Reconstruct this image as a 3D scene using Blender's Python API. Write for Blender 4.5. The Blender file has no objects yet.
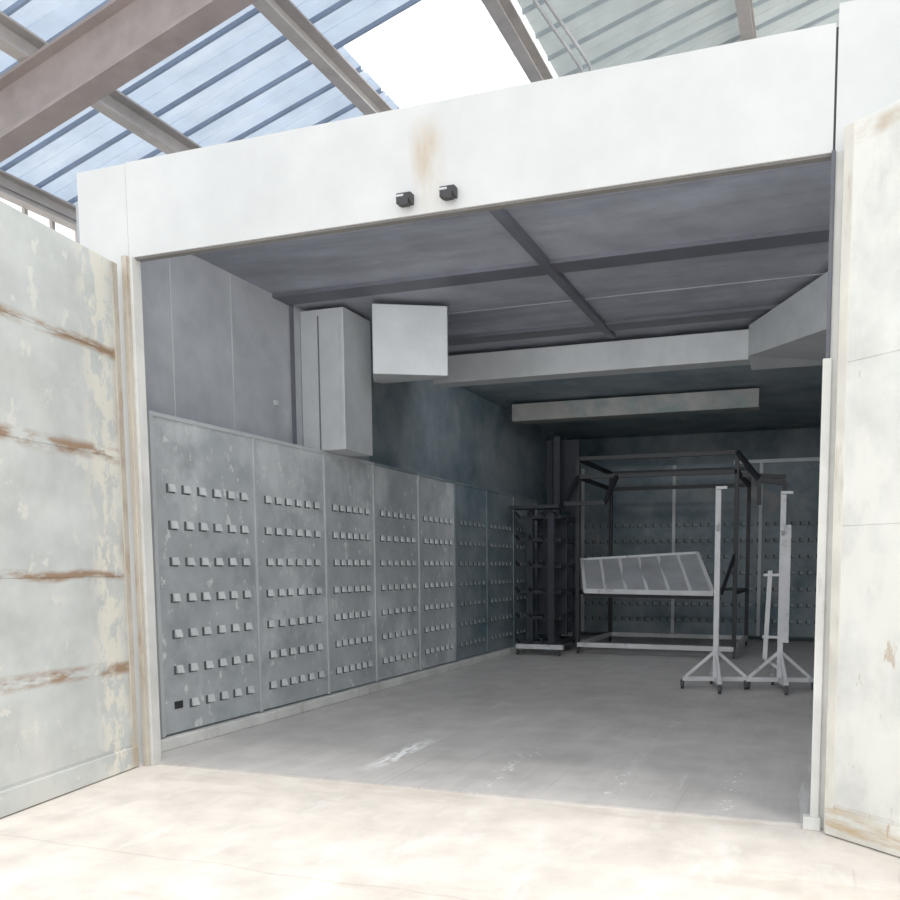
import bpy, bmesh, math, random
from mathutils import Vector, Matrix
random.seed(4)
S=bpy.context.scene
COL=S.collection

def lin(c):
    return tuple(((v/255)/12.92 if v/255<=0.04045 else ((v/255+0.055)/1.055)**2.4) for v in c)+(1,)

# ---------------------------------------------------------------- materials
def mat(name, base, rough=0.7, metal=0.0, layers=(), bump=0.0, bscale=8.0, grain=0.08, gscale=3.0, transl=0.0):
    """layers: (rgb, scale_vec, lo, hi, strength, bands) ; bands = None or [(axis, [(centre,halfwidth)..]),..]"""
    m=bpy.data.materials.new(name); m.use_nodes=True
    nt=m.node_tree; N=nt.nodes; L=nt.links
    b=N['Principled BSDF']; b.inputs['Roughness'].default_value=rough; b.inputs['Metallic'].default_value=metal
    tc=N.new('ShaderNodeTexCoord')
    def noise(sc,detail=5,rgh=0.6):
        mp=N.new('ShaderNodeMapping'); mp.inputs['Scale'].default_value=sc
        mp.inputs['Location'].default_value=(random.uniform(0,20),random.uniform(0,20),random.uniform(0,20))
        L.new(tc.outputs['Object'],mp.inputs['Vector'])
        n=N.new('ShaderNodeTexNoise'); n.inputs['Scale'].default_value=1; n.inputs['Detail'].default_value=detail
        n.inputs['Roughness'].default_value=rgh
        L.new(mp.outputs[0],n.inputs['Vector']); return n.outputs['Fac']
    def ramp(f,lo,hi,a=0,bv=1):
        r=N.new('ShaderNodeMapRange'); r.inputs['From Min'].default_value=lo; r.inputs['From Max'].default_value=hi
        r.inputs['To Min'].default_value=a; r.inputs['To Max'].default_value=bv
        L.new(f,r.inputs['Value']); return r.outputs[0]
    def mth(op,a,bb):
        q=N.new('ShaderNodeMath'); q.operation=op
        for i,v in enumerate((a,bb)):
            if isinstance(v,(int,float)): q.inputs[i].default_value=v
            else: L.new(v,q.inputs[i])
        return q.outputs[0]
    base=lin(base)
    g=ramp(noise((gscale,)*3),0.3,0.7)
    mx=N.new('ShaderNodeMix'); mx.data_type='RGBA'
    mx.inputs['A'].default_value=tuple(c*(1-grain*2) for c in base[:3])+(1,)
    mx.inputs['B'].default_value=tuple(min(1,c*(1+grain*2)) for c in base[:3])+(1,)
    L.new(g,mx.inputs['Factor']); cur=mx.outputs['Result']
    sep=None
    for (rgb,sc,lo,hi,st,bands) in layers:
        f=ramp(noise(sc,6,0.65),lo,hi,0,st)
        if bands:
            if isinstance(bands,tuple): bands=[bands]
            if sep is None:
                sep=N.new('ShaderNodeSeparateXYZ'); L.new(tc.outputs['Object'],sep.inputs[0])
            for ax,lst in bands:
                wob=ramp(noise((2,2,2),2),0,1,-0.05,0.05)
                co=mth('ADD',sep.outputs[ax],wob)
                tot=None
                for (c0,hw) in lst:
                    dd=mth('ABSOLUTE',mth('SUBTRACT',co,c0),0)
                    k=ramp(dd,hw*0.35,hw,1,0)
                    tot=k if tot is None else mth('MAXIMUM',tot,k)
                f=mth('MULTIPLY',f,tot)
        m2=N.new('ShaderNodeMix'); m2.data_type='RGBA'
        L.new(f,m2.inputs['Factor']); L.new(cur,m2.inputs['A']); m2.inputs['B'].default_value=lin(rgb)
        cur=m2.outputs['Result']
    L.new(cur,b.inputs['Base Color'])
    if bump:
        bp=N.new('ShaderNodeBump'); bp.inputs['Strength'].default_value=bump; bp.inputs['Distance'].default_value=0.02
        L.new(noise((bscale,)*3,3),bp.inputs['Height']); L.new(bp.outputs[0],b.inputs['Normal'])
    if transl:
        t=N.new('ShaderNodeBsdfTranslucent'); L.new(cur,t.inputs[0])
        ms=N.new('ShaderNodeMixShader'); ms.inputs[0].default_value=transl
        L.new(b.outputs[0],ms.inputs[1]); L.new(t.outputs[0],ms.inputs[2]); L.new(ms.outputs[0],N['Material Output'].inputs['Surface'])
    return m

RUST=(148,114,82)
M={}
M['concrete']=mat('concrete_yard',(214,206,197),0.85,layers=[((200,188,174),(1.2,1.2,1),0.5,0.75,0.5,None),((232,227,221),(5,2,1),0.55,0.7,0.6,None),((150,136,120),(14,0.8,1),0.68,0.74,0.3,None),
   ((186,170,154),(0.5,2.4,1),0.56,0.62,0.3,None),
   ((130,114,98),(1,1,1),0.2,0.3,0.18,(1,[(3.05,0.012)]))],bump=0.2)
M['ofloor']=mat('oven_floor_steel',(190,186,183),0.42,layers=[((208,203,200),(6,0.6,1),0.5,0.75,0.6,None),((150,147,145),(1.2,0.7,1),0.52,0.78,0.6,None),
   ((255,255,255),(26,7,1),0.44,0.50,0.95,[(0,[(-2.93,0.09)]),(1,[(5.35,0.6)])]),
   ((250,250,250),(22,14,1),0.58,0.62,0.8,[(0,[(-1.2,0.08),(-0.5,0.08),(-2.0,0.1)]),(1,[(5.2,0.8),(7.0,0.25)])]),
   ((140,136,134),(30,0.25,1),0.60,0.66,0.35,None),
   ((232,232,232),(9,0.5,1),0.64,0.7,0.5,None)],bump=0.12,bscale=3)
M['fascia']=mat('painted_fascia',(203,205,205),0.5,layers=[((188,191,192),(0.8,0.8,0.8),0.45,0.8,0.5,None),
   ((172,144,102),(3,3,1.2),0.32,0.58,0.8,[(0,[(-2.24,0.12)]),(2,[(3.72,0.30)])])],bump=0.05,bscale=1.5,grain=0.03)
M['doorL']=mat('weathered_door_sheet',(202,206,203),0.5,0.05,
   layers=[((188,194,194),(1.4,1,1.4),0.5,0.7,0.6,None),
           ((226,226,218),(7.0,7,5),0.60,0.63,0.75,None),
           ((228,225,213),(1.2,1.2,0.8),0.55,0.75,0.5,None),
           ((236,232,218),(11,11,6),0.46,0.52,0.9,(0,[(0.2,0.2)])),
           (RUST,(4,3,14),0.40,0.56,0.9,(2,[(0.72,0.055),(1.34,0.04),(2.13,0.065),(2.80,0.05)])),
           ((172,146,112),(4,4,2),0.40,0.6,0.7,(0,[(0.0,0.09)]))],bump=0.25,bscale=2)
M['doorR']=mat('weathered_door_sheet_right',(212,213,208),0.5,0.05,
   layers=[((228,227,220),(3,3,1.5),0.5,0.6,0.7,None),
           ((165,138,105),(14,14,4),0.65,0.69,0.6,None),
           ((180,150,100),(2,2,14),0.4,0.6,0.9,(2,[(0.08,0.10)])),
           ((176,150,116),(5,5,8),0.42,0.6,0.6,(2,[(3.46,0.06)])),
           ],bump=0.2,bscale=2)
M['edge']=mat('door_edge_seal',(188,180,166),0.7,layers=[(RUST,(10,10,3),0.5,0.65,0.6,None)])
M['edgeR']=mat('door_edge_seal_right',(206,203,194),0.7,layers=[(RUST,(10,10,2),0.56,0.68,0.5,None)])
M['jamb']=mat('jamb_paint',(208,208,204),0.6,layers=[((160,142,118),(8,8,2),0.6,0.7,0.5,None)])
M['galv']=mat('galvanised_wall',(170,173,178),0.5,0.25,layers=[((124,126,130),(1,1,0.6),0.5,0.75,0.5,None)],bump=0.1,bscale=2)
M['plen']=mat('louver_panel_steel',(172,178,181),0.45,0.2,layers=[((212,217,218),(0.9,1.1,0.8),0.50,0.62,0.75,None),((128,135,139),(1.8,1.8,1.8),0.52,0.66,0.55,None),((228,230,226),(11,11,7),0.61,0.65,0.75,None)],bump=0.3,bscale=3)
M['louv']=mat('louver_scoop',(206,209,210),0.5,0.0)
M['louvd']=mat('louver_scoop_shaded',(130,138,142),0.5,0.2)  # darker copy of the scoop colour, carries the shade at the far end
M['hole']=mat('louver_opening',(72,77,80),0.9)
M['vent']=mat('open_vent_hole',(28,30,32),0.9)
M['ceil']=mat('oven_ceiling',(150,154,166),0.6,0.15,layers=[((98,101,112),(0.35,1.8,1),0.45,0.7,0.8,None)],bump=0.1,bscale=2)
M['teal']=mat('shaded_back_steel',(126,136,142),0.6,0.2,layers=[((66,92,100),(0.8,0.8,0.8),0.45,0.65,0.8,None),((160,152,144),(1.2,1.2,1.2),0.6,0.7,0.6,None)],bump=0.1)  # deep interior shade put into the colour of the rear steel
M['beam2']=mat('muted_duct_paint',(132,132,128),0.6,0.1,layers=[((84,104,108),(1.5,1.5,1.5),0.45,0.6,0.7,None)])  # muted grey with teal mottling, rear cross duct
M['duct']=mat('duct_sheet',(188,192,194),0.5,0.2,layers=[((150,156,160),(1,1,1),0.5,0.7,0.5,None)],grain=0.04)
M['rib']=mat('ceiling_rib',(82,84,94),0.6)
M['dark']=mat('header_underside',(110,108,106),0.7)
M['black']=mat('black_rack_paint',(24,25,30),0.6)
M['cart']=mat('sooty_cart_steel',(36,40,46),0.8)
M['wht']=mat('white_stand_paint',(205,206,208),0.5,layers=[((130,130,132),(6,6,6),0.6,0.7,0.6,None)])
M['tray']=mat('tray_infill',(150,152,156),0.5)
M['castor']=mat('castor_rubber',(60,60,62),0.6)
M['brown']=mat('primer_steel_beam',(150,138,134),0.6,layers=[((120,108,104),(2,2,2),0.5,0.7,0.5,None)])
M['purl']=mat('purlin_steel',(182,175,170),0.6,layers=[((198,194,190),(3,3,3),0.55,0.7,0.5,None)])
M['roof']=mat('roof_sheet_blue',(192,208,228),0.35,0.1,layers=[((222,232,242),(0.5,3,1),0.5,0.7,0.7,None)],grain=0.05,transl=0.38)
M['roofg']=mat('roof_sheet_grey',(182,190,188),0.4,0.1,layers=[((204,213,210),(0.5,2,1),0.5,0.7,0.5,None)],grain=0.05,transl=0.24)
M['rrib']=mat('roof_seam',(128,144,168),0.5,0.1,transl=0.12)
M['rribg']=mat('roof_seam_grey',(158,168,172),0.5,0.1,transl=0.15)
M['lintel']=mat('latch_black',(28,28,30),0.5)
M['cable']=mat('cable_sheath',(200,200,200),0.5)
M['bwall']=mat('warehouse_wall_paint',(225,226,228),0.8)
def skymat():
    m=bpy.data.materials.new('translucent_skylight_sheet'); m.use_nodes=True
    nt=m.node_tree; N=nt.nodes; L=nt.links
    N.remove(N['Principled BSDF'])
    t=N.new('ShaderNodeBsdfTranslucent'); t.inputs[0].default_value=(.95,.97,1,1)
    tr=N.new('ShaderNodeBsdfTransparent'); tr.inputs[0].default_value=(.97,.98,1,1)
    n=N.new('ShaderNodeTexNoise'); n.inputs['Scale'].default_value=1.5
    r=N.new('ShaderNodeMapRange'); r.inputs['To Min'].default_value=.1; r.inputs['To Max'].default_value=.7
    L.new(n.outputs['Fac'],r.inputs['Value'])
    mx=N.new('ShaderNodeMixShader'); L.new(r.outputs[0],mx.inputs[0]); L.new(t.outputs[0],mx.inputs[1]); L.new(tr.outputs[0],mx.inputs[2])
    L.new(mx.outputs[0],N['Material Output'].inputs['Surface']); return m
M['sky']=skymat()

# ---------------------------------------------------------------- builder
class B:
    def __init__(s,name,mats):
        s.bm=bmesh.new(); s.name=name; s.mats=mats
    def hexa(s,pts,mi=0):
        v=[s.bm.verts.new(p) for p in pts]
        for f in ((0,3,2,1),(4,5,6,7),(0,1,5,4),(1,2,6,5),(2,3,7,6),(3,0,4,7)):
            fc=s.bm.faces.new([v[i] for i in f]); fc.material_index=mi
    def box(s,a,b,mi=0):
        x0,y0,z0=a;x1,y1,z1=b
        s.hexa([(x0,y0,z0),(x1,y0,z0),(x1,y1,z0),(x0,y1,z0),(x0,y0,z1),(x1,y0,z1),(x1,y1,z1),(x0,y1,z1)],mi)
    def bar(s,p,q,w=0.05,h=None,mi=0,up=(0,0,1)):
        h=h or w
        p=Vector(p);q=Vector(q);d=(q-p).normalized();u=Vector(up)
        if abs(d.dot(u))>0.98:u=Vector((0,1,0))
        r=d.cross(u).normalized();u=r.cross(d).normalized()
        r*=w/2;u*=h/2
        s.hexa([p-r-u,p+r-u,p+r+u,p-r+u,q-r-u,q+r-u,q+r+u,q-r+u],mi)
    def cyl(s,p,q,r,mi=0,n=14):
        p=Vector(p);q=Vector(q);d=(q-p);
        M4=Matrix.Translation((p+q)/2)@d.to_track_quat('Z','Y').to_matrix().to_4x4()
        g=bmesh.ops.create_cone(s.bm,cap_ends=True,segments=n,radius1=r,radius2=r,depth=d.length,matrix=M4)
        for v in g['verts']:
            for f in v.link_faces: f.material_index=mi
    def quad(s,pts,mi=0):
        f=s.bm.faces.new([s.bm.verts.new(p) for p in pts]); f.material_index=mi
    def done(s,parent=None,bevel=0,loc=None,rot=None):
        bmesh.ops.recalc_face_normals(s.bm,faces=s.bm.faces)
        me=bpy.data.meshes.new(s.name); s.bm.to_mesh(me); s.bm.free()
        for m in s.mats: me.materials.append(M[m])
        o=bpy.data.objects.new(s.name,me); COL.objects.link(o)
        if parent:o.parent=parent
        if loc:o.location=loc
        if rot:o.rotation_euler=rot
        if bevel:
            md=o.modifiers.new('bevel','BEVEL'); md.width=bevel; md.segments=2; md.limit_method='ANGLE'
        return o
def empty(name,loc=(0,0,0)):
    e=bpy.data.objects.new(name,None); COL.objects.link(e); e.location=loc; e.empty_display_size=.2; return e

YF=4.505; ZT=3.46; ZC=3.92; XL=-4.92; XR=0.32; YB=16.0; XLI=XL+0.004
# ---------------------------------------------------------------- floor
b=B('floor',['concrete']); b.box((-14,-8,-0.2),(10,26,0)); b.done()
b=B('floor_oven',['ofloor','jamb'])
b.box((XL,YF+0.02,0),(XR,YB,0.012)); b.done()

# ---------------------------------------------------------------- front wall / fascia
b=B('wall_front',['fascia','jamb','hole','dark'])
b.box((-4.47,YF,ZT),(-0.006,YF+0.05,4.07),0)
b.box((-4.90,YF+0.01,0.0),(-4.482,YF+0.10,4.07),0)
b.box((0.006,YF+0.005,0.0),(2.4,YF+0.10,4.16),0)
b.box((-4.482,YF+0.02,ZT),(-4.47,YF+0.05,4.06),2)
b.box((-0.006,YF+0.02,ZT),(0.006,YF+0.05,4.06),2)
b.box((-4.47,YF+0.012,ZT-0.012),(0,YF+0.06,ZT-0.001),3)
b.box((-4.90,YF+0.10,3.92),(2.4,YF+0.2,4.05),0)
b.done()
b=B('trim_1',['jamb','edge']) # left jamb
b.box((-4.482,YF-0.02,0),(-4.43,YF+0.06,ZT),0)
b.box((-4.49,YF-0.05,0),(-4.45,YF-0.02,ZT),1)
b.done(bevel=0.005)
b=B('trim_2',['jamb','rib']) # right jamb
b.box((0.0,YF-0.01,0),(0.05,YF+0.06,ZT),0)
b.box((-0.025,YF-0.03,0.0),(0.02,YF+0.03,2.45),0)
b.box((-0.012,YF-0.025,2.45),(0.01,YF+0.03,ZT),1)
b.box((-0.06,YF-0.05,0.0),(0.03,YF+0.02,0.07),0)
b.done(bevel=0.005)
for x in (-2.38,-2.10):
    b=B('latch_bracket',['lintel','duct'])
    b.box((x-0.05,YF-0.05,3.515),(x+0.045,YF,3.575),0)
    b.box((x-0.02,YF-0.065,3.495),(x+0.035,YF-0.03,3.54),0)
    b.cyl((x-0.055,YF-0.04,3.56),(x+0.0,YF-0.04,3.56),0.012,1)
    b.done(bevel=0.004)

# ---------------------------------------------------------------- oven shell
b=B('wall_left',['galv','rib','teal'])
b.box((XL-0.1,YF+0.10,0),(XL,8.3,ZC),0)
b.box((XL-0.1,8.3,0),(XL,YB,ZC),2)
b.done()
b=B('trim_3',['duct','rib'])
for y in (5.35,6.05):
    b.box((XLI,y-0.006,2.56),(XLI+0.006,y+0.006,ZC-.01),0)
b.box((XLI,6.88,2.56),(XLI+0.02,6.92,ZC-.01),1)
b.box((XLI,6.6,2.9),(XLI+0.02,6.65,2.95),0)
b.done()
b=B('wall_right',['galv']); b.box((XR,YF+0.13,0),(XR+0.1,YB,ZC)); b.done()
b=B('wall_back',['teal','duct']); b.box((XL-0.1,YB,0),(XR+0.1,YB+0.1,ZC)); b.done()
b=B('ceiling',['ceil','rib','teal'])
b.box((XL-0.1,YF+0.13,ZC),(XR+0.1,9.2,ZC+0.1),0)
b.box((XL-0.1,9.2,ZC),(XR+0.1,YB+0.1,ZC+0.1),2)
b.box((-2.28,YF+0.3,ZC-0.05),(-2.20,8.9,ZC),1)
for y in (6.75,8.55):
    b.box((XL,y-0.12,ZC-0.035),(XR,y+0.12,ZC),1)
for y in (5.6,7.7):
    b.box((XL,y-0.02,ZC-0.008),(XR,y+0.02,ZC),0)
b.done()

# left air plenum with louvres
def louvre(b,o,ax,out,w=0.062,h=0.058,dpt=0.024,m=1):
    o=Vector(o);ax=Vector(ax);out=Vector(out);z=Vector((0,0,1))
    a=o-ax*w/2; c=o+ax*w/2
    e=0.002
    # dark punched opening showing beside and under the scoop
    b.quad([a-ax*w*0.45+out*e-z*0.012,c+out*e-z*0.012,c+out*e+z*h,a-ax*w*0.45+out*e+z*h],2)
    b.hexa([a,a+out*dpt,c+out*dpt,c, a+z*h,a+out*0.006+z*h,c+out*0.006+z*h,c+z*h],m)
b=B('louvered_air_plenum',['plen','louv','hole','duct','teal','louvd','vent'])
XP=-4.70; ZP=2.53
seams=[4.86,6.0,7.06,8.0,9.05,10.1,11.2,12.3,13.4,14.5,15.5]
b.box((XLI,4.86,0.11),(XP-0.012,15.5,ZP-0.01),4)
for i in range(len(seams)-1):
    y0,y1=seams[i],seams[i+1]
    far=i>=5
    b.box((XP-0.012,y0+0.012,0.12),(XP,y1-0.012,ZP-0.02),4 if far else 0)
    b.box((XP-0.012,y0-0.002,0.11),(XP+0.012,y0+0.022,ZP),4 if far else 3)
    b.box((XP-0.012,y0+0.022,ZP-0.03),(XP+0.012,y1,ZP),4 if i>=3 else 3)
    n=6
    for r in range(7):
        z=0.30+0.277*r
        for k in range(n):
            y=y0+0.19+(y1-y0-0.32)*k/(n-1)
            if (r,k,i)==(0,0,0):
                b.quad([(XP+.002,y-.06,z),(XP+.002,y+.03,z),(XP+.002,y+.03,z+.06),(XP+.002,y-.06,z+.06)],6); continue
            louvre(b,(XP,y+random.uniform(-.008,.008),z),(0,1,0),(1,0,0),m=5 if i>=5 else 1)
b.box((XLI,4.84,0.11),(XP+0.02,4.86,ZP),3)
b.done()
b=B('baseboard_left',['jamb']); b.box((XLI,4.72,0.012),(XP+0.06,15.5,0.10)); b.done(bevel=0.01)

b=B('back_air_plenum',['teal','louvd','hole','duct'])
b.box((-4.60,15.64,0.1),(XR-.01,YB-.005,3.3),0)
for x in (-4.5,-2.7,-1.1,-0.05):
    b.box((x-0.03,15.615,0.1),(x+0.03,15.64,3.3),3)
b.box((-1.6,15.60,3.28),(XR-.01,15.68,3.34),3)
for r in range(7):
    for k in range(30):
        x=-4.4+k*0.15
        louvre(b,(x,15.64,0.35+0.3*r),(1,0,0),(0,-1,0))
b.done()

b=B('riser_duct',['duct','rib'])
b.box((XLI,7.05,ZP+0.003),(-4.43,7.55,ZC-0.04),0)
b.box((-4.47,7.035,ZP+0.003),(-4.425,7.06,ZC-0.05),0)
b.box((XL+0.2,7.04,ZP+0.01),(XL+0.215,7.05,ZC-0.1),1)
b.done(bevel=0.006)
def prism(b,plan,z0,z1,mi=0,zb=None):
    n=len(plan); zb=zb or [z0]*n
    lo=[b.bm.verts.new((p[0],p[1],zb[i])) for i,p in enumerate(plan)]
    hi=[b.bm.verts.new((p[0],p[1],z1)) for p in plan]
    b.bm.faces.new(lo[::-1]).material_index=mi; b.bm.faces.new(hi).material_index=mi
    for i in range(n):
        j=(i+1)%n; b.bm.faces.new([lo[i],lo[j],hi[j],hi[i]]).material_index=mi
b=B('duct_hood',['duct'])
prism(b,[(-4.10,7.02),(-3.46,7.32),(-3.66,7.75),(-4.41,7.75),(-4.42,7.58)],3.23,ZC-0.05,zb=[3.22,3.22,3.30,3.30,3.28])
b.done(bevel=0.008)
b=B('duct_hood',['duct'])
prism(b,[(-0.78,8.85),(0.05,7.35),(XR-0.01,7.35),(XR-0.01,9.25),(-0.78,9.25)],3.45,ZC-0.05,zb=[3.56,3.38,3.38,3.5,3.5])
b.done(bevel=0.008)
b=B('cross_duct',['duct']); b.box((-4.45,9.0,3.56),(-0.79,9.25,3.87)); b.done(bevel=0.008)
b=B('cross_duct',['beam2']); b.box((-4.6,12.0,3.62),(-0.9,12.3,3.88)); b.done(bevel=0.008)

# ---------------------------------------------------------------- doors
def door(name,hinge,direc,matn,em,L=2.2,H=3.5,flip=1):
    e=empty(name,hinge)
    ang=math.atan2(direc[1],direc[0]); e.rotation_euler=(0,0,ang)
    b=B('leaf',[matn,'edge'])
    t=0.09*flip
    y0,y1=min(0,t),max(0,t)
    zs=[0.17,1.33,2.12,2.8,H] if flip<0 else [0.17,1.6,2.4,H]
    for i in range(len(zs)-1):
        b.box((0.02,y0,zs[i]+0.0015),(L,y1,zs[i+1]-0.0015),0)
    b.box((0.03,y0+0.004,0.02),(L,y1-0.004,H-0.005),0)
    b.done(parent=e,bevel=0.001)
    b=B('bottom_seal',[matn]); b.box((0.0,y0-0.008,0.008),(L,y1+0.008,0.15),0); b.done(parent=e,bevel=0.004)
    b=B('hinge_edge',[em]); b.box((-0.01,y0-0.004,0.012),(0.045,y1+0.004,H),0); b.done(parent=e,bevel=0.004)
    b=B('hinge_barrels',[em])
    for z in (0.5,1.7,2.9):
        b.cyl((-0.02,t*0.5,z),(-0.02,t*0.5,z+0.18),0.022)
    b.done(parent=e)
    return e
door('door_1',(-4.50,4.42,0),(0.175,-0.985),'doorL','edge',flip=-1,H=3.40)
door('door_2',(0.055,4.41,0),(0.80,-0.60),'doorR','edgeR',flip=1,H=3.53)

# ---------------------------------------------------------------- racks & stands
def castor(b,x,y,z=0.012,r=0.045,mi=1):
    b.cyl((x-0.015,y,z+r),(x+0.015,y,z+r),r,mi)
    b.box((x-0.022,y-0.02,z+r),(x+0.022,y+0.02,z+2*r+0.015),mi)
def stand(x,y,H,plate=False):
    b=B('coating_stand',['wht','castor'])
    b.bar((x,y,0.14),(x,y,H),0.06)
    for dx,dy in ((1,0.25),(-1,-0.25),(0.25,-1),(-0.25,1)):
        l=0.36
        b.bar((x,y,0.13),(x+dx*l,y+dy*l,0.13),0.05)
        b.bar((x,y,0.45),(x+dx*l*0.92,y+dy*l*0.92,0.15),0.035)
        castor(b,x+dx*l,y+dy*l)
    b.bar((x-0.02,y-0.05,H-0.02),(x+0.1,y-0.05,H-0.02),0.03)
    b.bar((x,y,H-0.5),(x,y-0.14,H-0.42),0.03)
    if plate:
        b.box((x-0.02,y-0.045,0.55),(x+0.09,y-0.03,1.85))
        b.bar((x-0.17,y+0.1,0.35),(x-0.13,y+0.1,1.35),0.05)
        b.bar((x-0.2,y+0.1,0.6),(x+0.0,y+0.05,0.6),0.03)
        b.bar((x-0.2,y+0.1,1.3),(x+0.0,y+0.05,1.3),0.03)
        b.bar((x-0.17,y+0.1,0.35),(x,y,0.25),0.03)
    b.done(bevel=0.003)
stand(-1.11,9.3,2.28); stand(-0.42,9.45,2.22,True)

e=empty('rolling_frame_rack',(0,0,0))
x0,x1,y0,y1=-3.65,-1.22,12.4,14.5; ZR=3.06
b=B('frame',['black','castor'])
for z in (ZR,ZR-0.28):
    b.bar((x0,y0,z),(x1,y0,z),0.06); b.bar((x0,y1,z),(x1,y1,z),0.06)
    b.bar((x0,y0,z),(x0,y1,z),0.06); b.bar((x1,y0,z),(x1,y1,z),0.06)
for x in (x0,x1):
    for y in (y0,y1):
        b.bar((x,y,0.12),(x,y,ZR),0.06)
        castor(b,x,y)
b.bar((x1,y0,ZR),(x1+0.35,y0-0.4,ZR-0.45),0.06); b.bar((x1+0.35,y0-0.4,ZR-0.45),(x1+0.7,y0-0.4,ZR-0.5),0.07)
b.bar((x1+0.35,y0-0.4,ZR-0.45),(x1+0.35,y0-0.4,ZR-0.8),0.06)
b.bar((x1+0.1,y0-0.2,ZR-0.35),(x1+0.7,y0-0.2,ZR-0.4),0.06)
b.bar((x1+0.7,y0-0.4,ZR-0.5),(x1+0.7,y0-0.4,ZR-0.85),0.06)
b.bar((x0,y0,1.0),(x0,y1,1.0),0.05); b.bar((x1,y0,1.0),(x1,y1,1.0),0.05)
b.bar((x0,y1,1.0),(x1,y1,1.0),0.05)
b.bar((x0,y0,ZR-0.28),(x0-0.08,y0-0.45,ZR-0.72),0.06)
b.bar((x0+0.62,y0,ZR-0.28),(x0+0.55,y0-0.45,ZR-0.72),0.06)
b.bar((x0-0.08,y0-0.45,ZR-0.72),(x0+0.55,y0-0.45,ZR-0.72),0.06)
b.done(parent=e)
b=B('base_rails',['wht'])
b.bar((x0,y0,0.16),(x1,y0,0.16),0.07); b.bar((x0,y1,0.16),(x1,y1,0.16),0.07)
b.bar((x0,y0,0.16),(x0,y1,0.16),0.07); b.bar((x1,y0,0.16),(x1,y1,0.16),0.07); b.done(parent=e)
b=B('tilted_tray',['wht','black','tray'])
A=Vector((-3.72,12.85,1.50));Bq=Vector((-1.85,12.85,1.60));C=Vector((-1.5,12.1,1.0));D=Vector((-3.45,12.1,1.02))
b.bar(A,Bq,0.05);b.bar(Bq,C,0.05);b.bar(C,D,0.07);b.bar(D,A,0.05)
for k in range(1,6):
    f=k/6; b.bar(A.lerp(Bq,f),D.lerp(C,f),0.045)
n=(Bq-A).cross(D-A).normalized()*0.006
b.hexa([D-n,C-n,Bq-n,A-n,D+n,C+n,Bq+n,A+n],2)
b.bar((-3.5,12.2,0.95),(-1.4,12.2,0.93),0.05,mi=1)
b.bar((-1.4,12.2,0.98),(-1.22,12.4,1.6),0.04,mi=1)
b.bar((-3.35,12.2,0.98),(-3.64,12.4,0.98),0.04,mi=1)
b.done(parent=e)

e=empty('hook_cart')
b=B('cart_frame',['cart','castor'])
for x,y,h in ((-4.3,12.0,2.3),(-3.95,12.0,2.2),(-4.3,13.0,3.45),(-3.85,13.0,3.45),(-4.05,12.6,3.45)):
    b.bar((x,y,0.12),(x,y,h),0.10)
b.box((-4.32,12.98,2.3),(-3.85,13.02,3.45),0)
b.box((-4.36,12.5,0.3),(-3.86,12.54,2.2),0)
for z in (0.2,0.6,1.0,1.4,1.8,2.15):
    b.bar((-4.5,12.0,z),(-3.8,12.0,z),0.05); b.bar((-4.3,13.0,z),(-3.8,13.0,z),0.06)
    for k in range(4):
        x=-4.48+k*0.21
        b.bar((x,12.0,z),(x,11.8,z+0.08),0.03)
    b.bar((-4.3,12.0,z),(-4.3,13.0,z),0.06); b.bar((-3.95,12.0,z),(-3.85,13.0,z),0.06)
for x in (-4.5,-3.82):
    castor(b,x,11.95); castor(b,x,13.0)
b.bar((-4.6,12,2.3),(-3.8,12,2.3),0.3,0.05)
b.done(parent=e)
b=B('cart_base',['wht']); b.bar((-4.5,11.95,0.15),(-3.75,11.95,0.15),0.07)
b.bar((-4.5,11.95,0.15),(-4.5,13.0,0.15),0.06); b.done(parent=e)

# ---------------------------------------------------------------- warehouse roof
def rz(x): return 7.8+0.287*x
def roofpart(x0,x1,y0,y1,m,name='corrugated_roof'):
    b=B(name,[m,'rribg' if m=='roofg' else 'rrib'])
    p=0.40; n=int(round((y1-y0)/p)); p=(y1-y0)/n
    prof=[]
    for i in range(n):
        y=y0+i*p
        prof+= [(y,0,0),(y+p*.40,0,0),(y+p*.42,-.010,0),(y+p*.46,0,0),(y+p*.87,0,1),(y+p*.89,-.035,1),(y+p*.95,-.035,1)]
    prof.append((y1,0,0))
    for i in range(len(prof)-1):
        a,c=prof[i],prof[i+1]
        b.quad([(x0,a[0],rz(x0)+a[1]),(x1,a[0],rz(x1)+a[1]),(x1,c[0],rz(x1)+c[1]),(x0,c[0],rz(x0)+c[1])],1 if a[2] and m!='sky' else 0)
    return b.done()
roofpart(-8.3,-4.6,3.8,17,'roof')
roofpart(-4.6,-3.0,3.8,7.4,'roof')
roofpart(-4.6,-3.0,10.0,17,'roofg')
roofpart(-3.0,6,3.8,17,'roofg')
roofpart(-4.6,-3.0,7.4,10.0,'sky','skylight_panel')
for x in (-8.1,-6.5,-4.68,-3.08,-0.95,0.9,2.8):
    b=B('roof_purlin',['purl'])
    z=rz(x)-0.06
    b.box((x-0.07,3.8,z-0.02),(x+0.07,17,z),0)
    b.box((x-0.07,3.8,z-0.20),(x-0.05,17,z-0.02),0)
    b.box((x-0.07,3.8,z-0.22),(x+0.07,17,z-0.20),0)
    b.done()
b=B('roof_rafter',['brown'])
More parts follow.
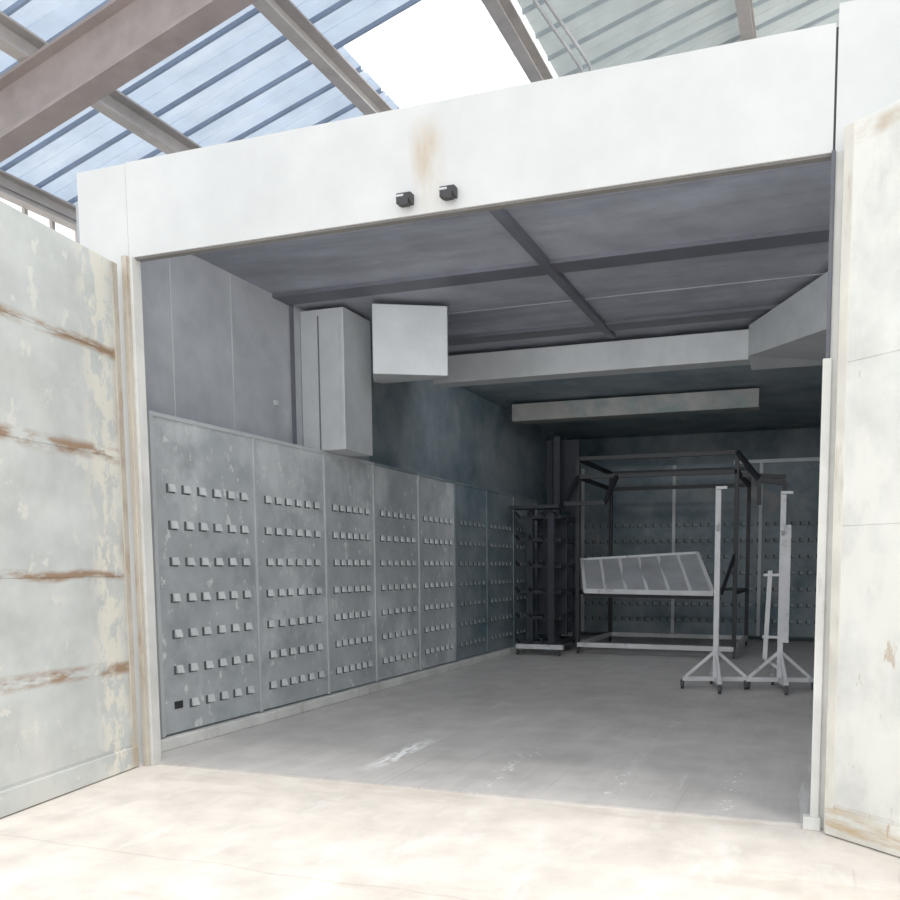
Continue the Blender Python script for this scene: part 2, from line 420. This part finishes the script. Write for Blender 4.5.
for (h0,h1,w) in ((-0.30,-0.33,0.2),(-0.33,-0.76,0.03),(-0.76,-0.79,0.2)):
    xa,xb=-8.1,5.5; y=5.6
    b.hexa([(xa,y-w/2,rz(xa)+h1),(xb,y-w/2,rz(xb)+h1),(xb,y+w/2,rz(xb)+h1),(xa,y+w/2,rz(xa)+h1),
            (xa,y-w/2,rz(xa)+h0),(xb,y-w/2,rz(xb)+h0),(xb,y+w/2,rz(xb)+h0),(xa,y+w/2,rz(xa)+h0)])
b.done()
cu=bpy.data.curves.new('roof_cable','CURVE'); cu.dimensions='3D'; cu.bevel_depth=0.02
for off in (0,0.09):
    sp=cu.splines.new('BEZIER'); P=[(-2.85,6.5),(-2.80,8.0),(-2.66,8.8),(-2.70,9.3),(-2.9,10.5)]
    sp.bezier_points.add(len(P)-1)
    for q,(x,y) in zip(sp.bezier_points,P):
        x+=off
        q.co=(x,y,rz(x)-0.12-(0.12 if y==8.8 else 0)); q.handle_left_type=q.handle_right_type='AUTO'
o=bpy.data.objects.new('roof_cable',cu); COL.objects.link(o); cu.materials.append(M['cable'])

b=B('wall_warehouse_left',['bwall','purl'])
b.box((-8.3,2,0),(-8.15,20,4.3),0)
b.box((-8.3,3.8,5.30),(-8.12,17,5.40),1)
y=3.9
while y<17:
    b.box((-8.24,y,4.3),(-8.2,y+0.04,5.35),1); y+=0.33
b.done()
b=B('wall_warehouse_back',['bwall']); b.box((-8.3,17.1,0),(6,17.3,9.6)); b.done()

# ---------------------------------------------------------------- light
w=bpy.data.worlds.new('sky'); S.world=w; w.use_nodes=True
w.node_tree.nodes['Background'].inputs[0].default_value=(0.95,0.98,1,1)
w.node_tree.nodes['Background'].inputs[1].default_value=1.6
sd=bpy.data.lights.new('sun','SUN'); sd.energy=2.2; sd.angle=math.radians(18); sd.color=(1,.97,.94)
so=bpy.data.objects.new('sun',sd); COL.objects.link(so)
so.rotation_euler=Vector((-.3,.12,-1)).to_track_quat('-Z','Y').to_euler()
# added fill lights, unseen behind header and cross duct, to brighten the interior
for (loc,sx,sy,en,dr) in (((-2.25,YF+0.16,3.70),4.2,0.35,36,(0,1,-0.3)),((-2.6,9.30,3.72),3.2,0.25,24,(0,1,-0.45))):
    ad=bpy.data.lights.new('unseen_fill_light','AREA'); ad.shape='RECTANGLE'; ad.size=sx; ad.size_y=sy; ad.energy=en; ad.color=(.93,.96,1)
    ao=bpy.data.objects.new('unseen_fill_light',ad); COL.objects.link(ao)
    ao.location=loc; ao.rotation_euler=Vector(dr).to_track_quat('-Z','Y').to_euler()

# ---------------------------------------------------------------- camera
cd=bpy.data.cameras.new('camera'); cd.sensor_width=36; cd.lens=817/900*36
cd.shift_x=-100/900; cd.shift_y=187.5/900; cd.clip_end=200
co=bpy.data.objects.new('camera',cd); COL.objects.link(co)
co.location=(0,0,1.4); co.rotation_euler=(math.radians(85),0,math.radians(18.35))
S.camera=co
S.view_settings.view_transform='Standard'; S.view_settings.look='None'
S.view_settings.gamma=1.2
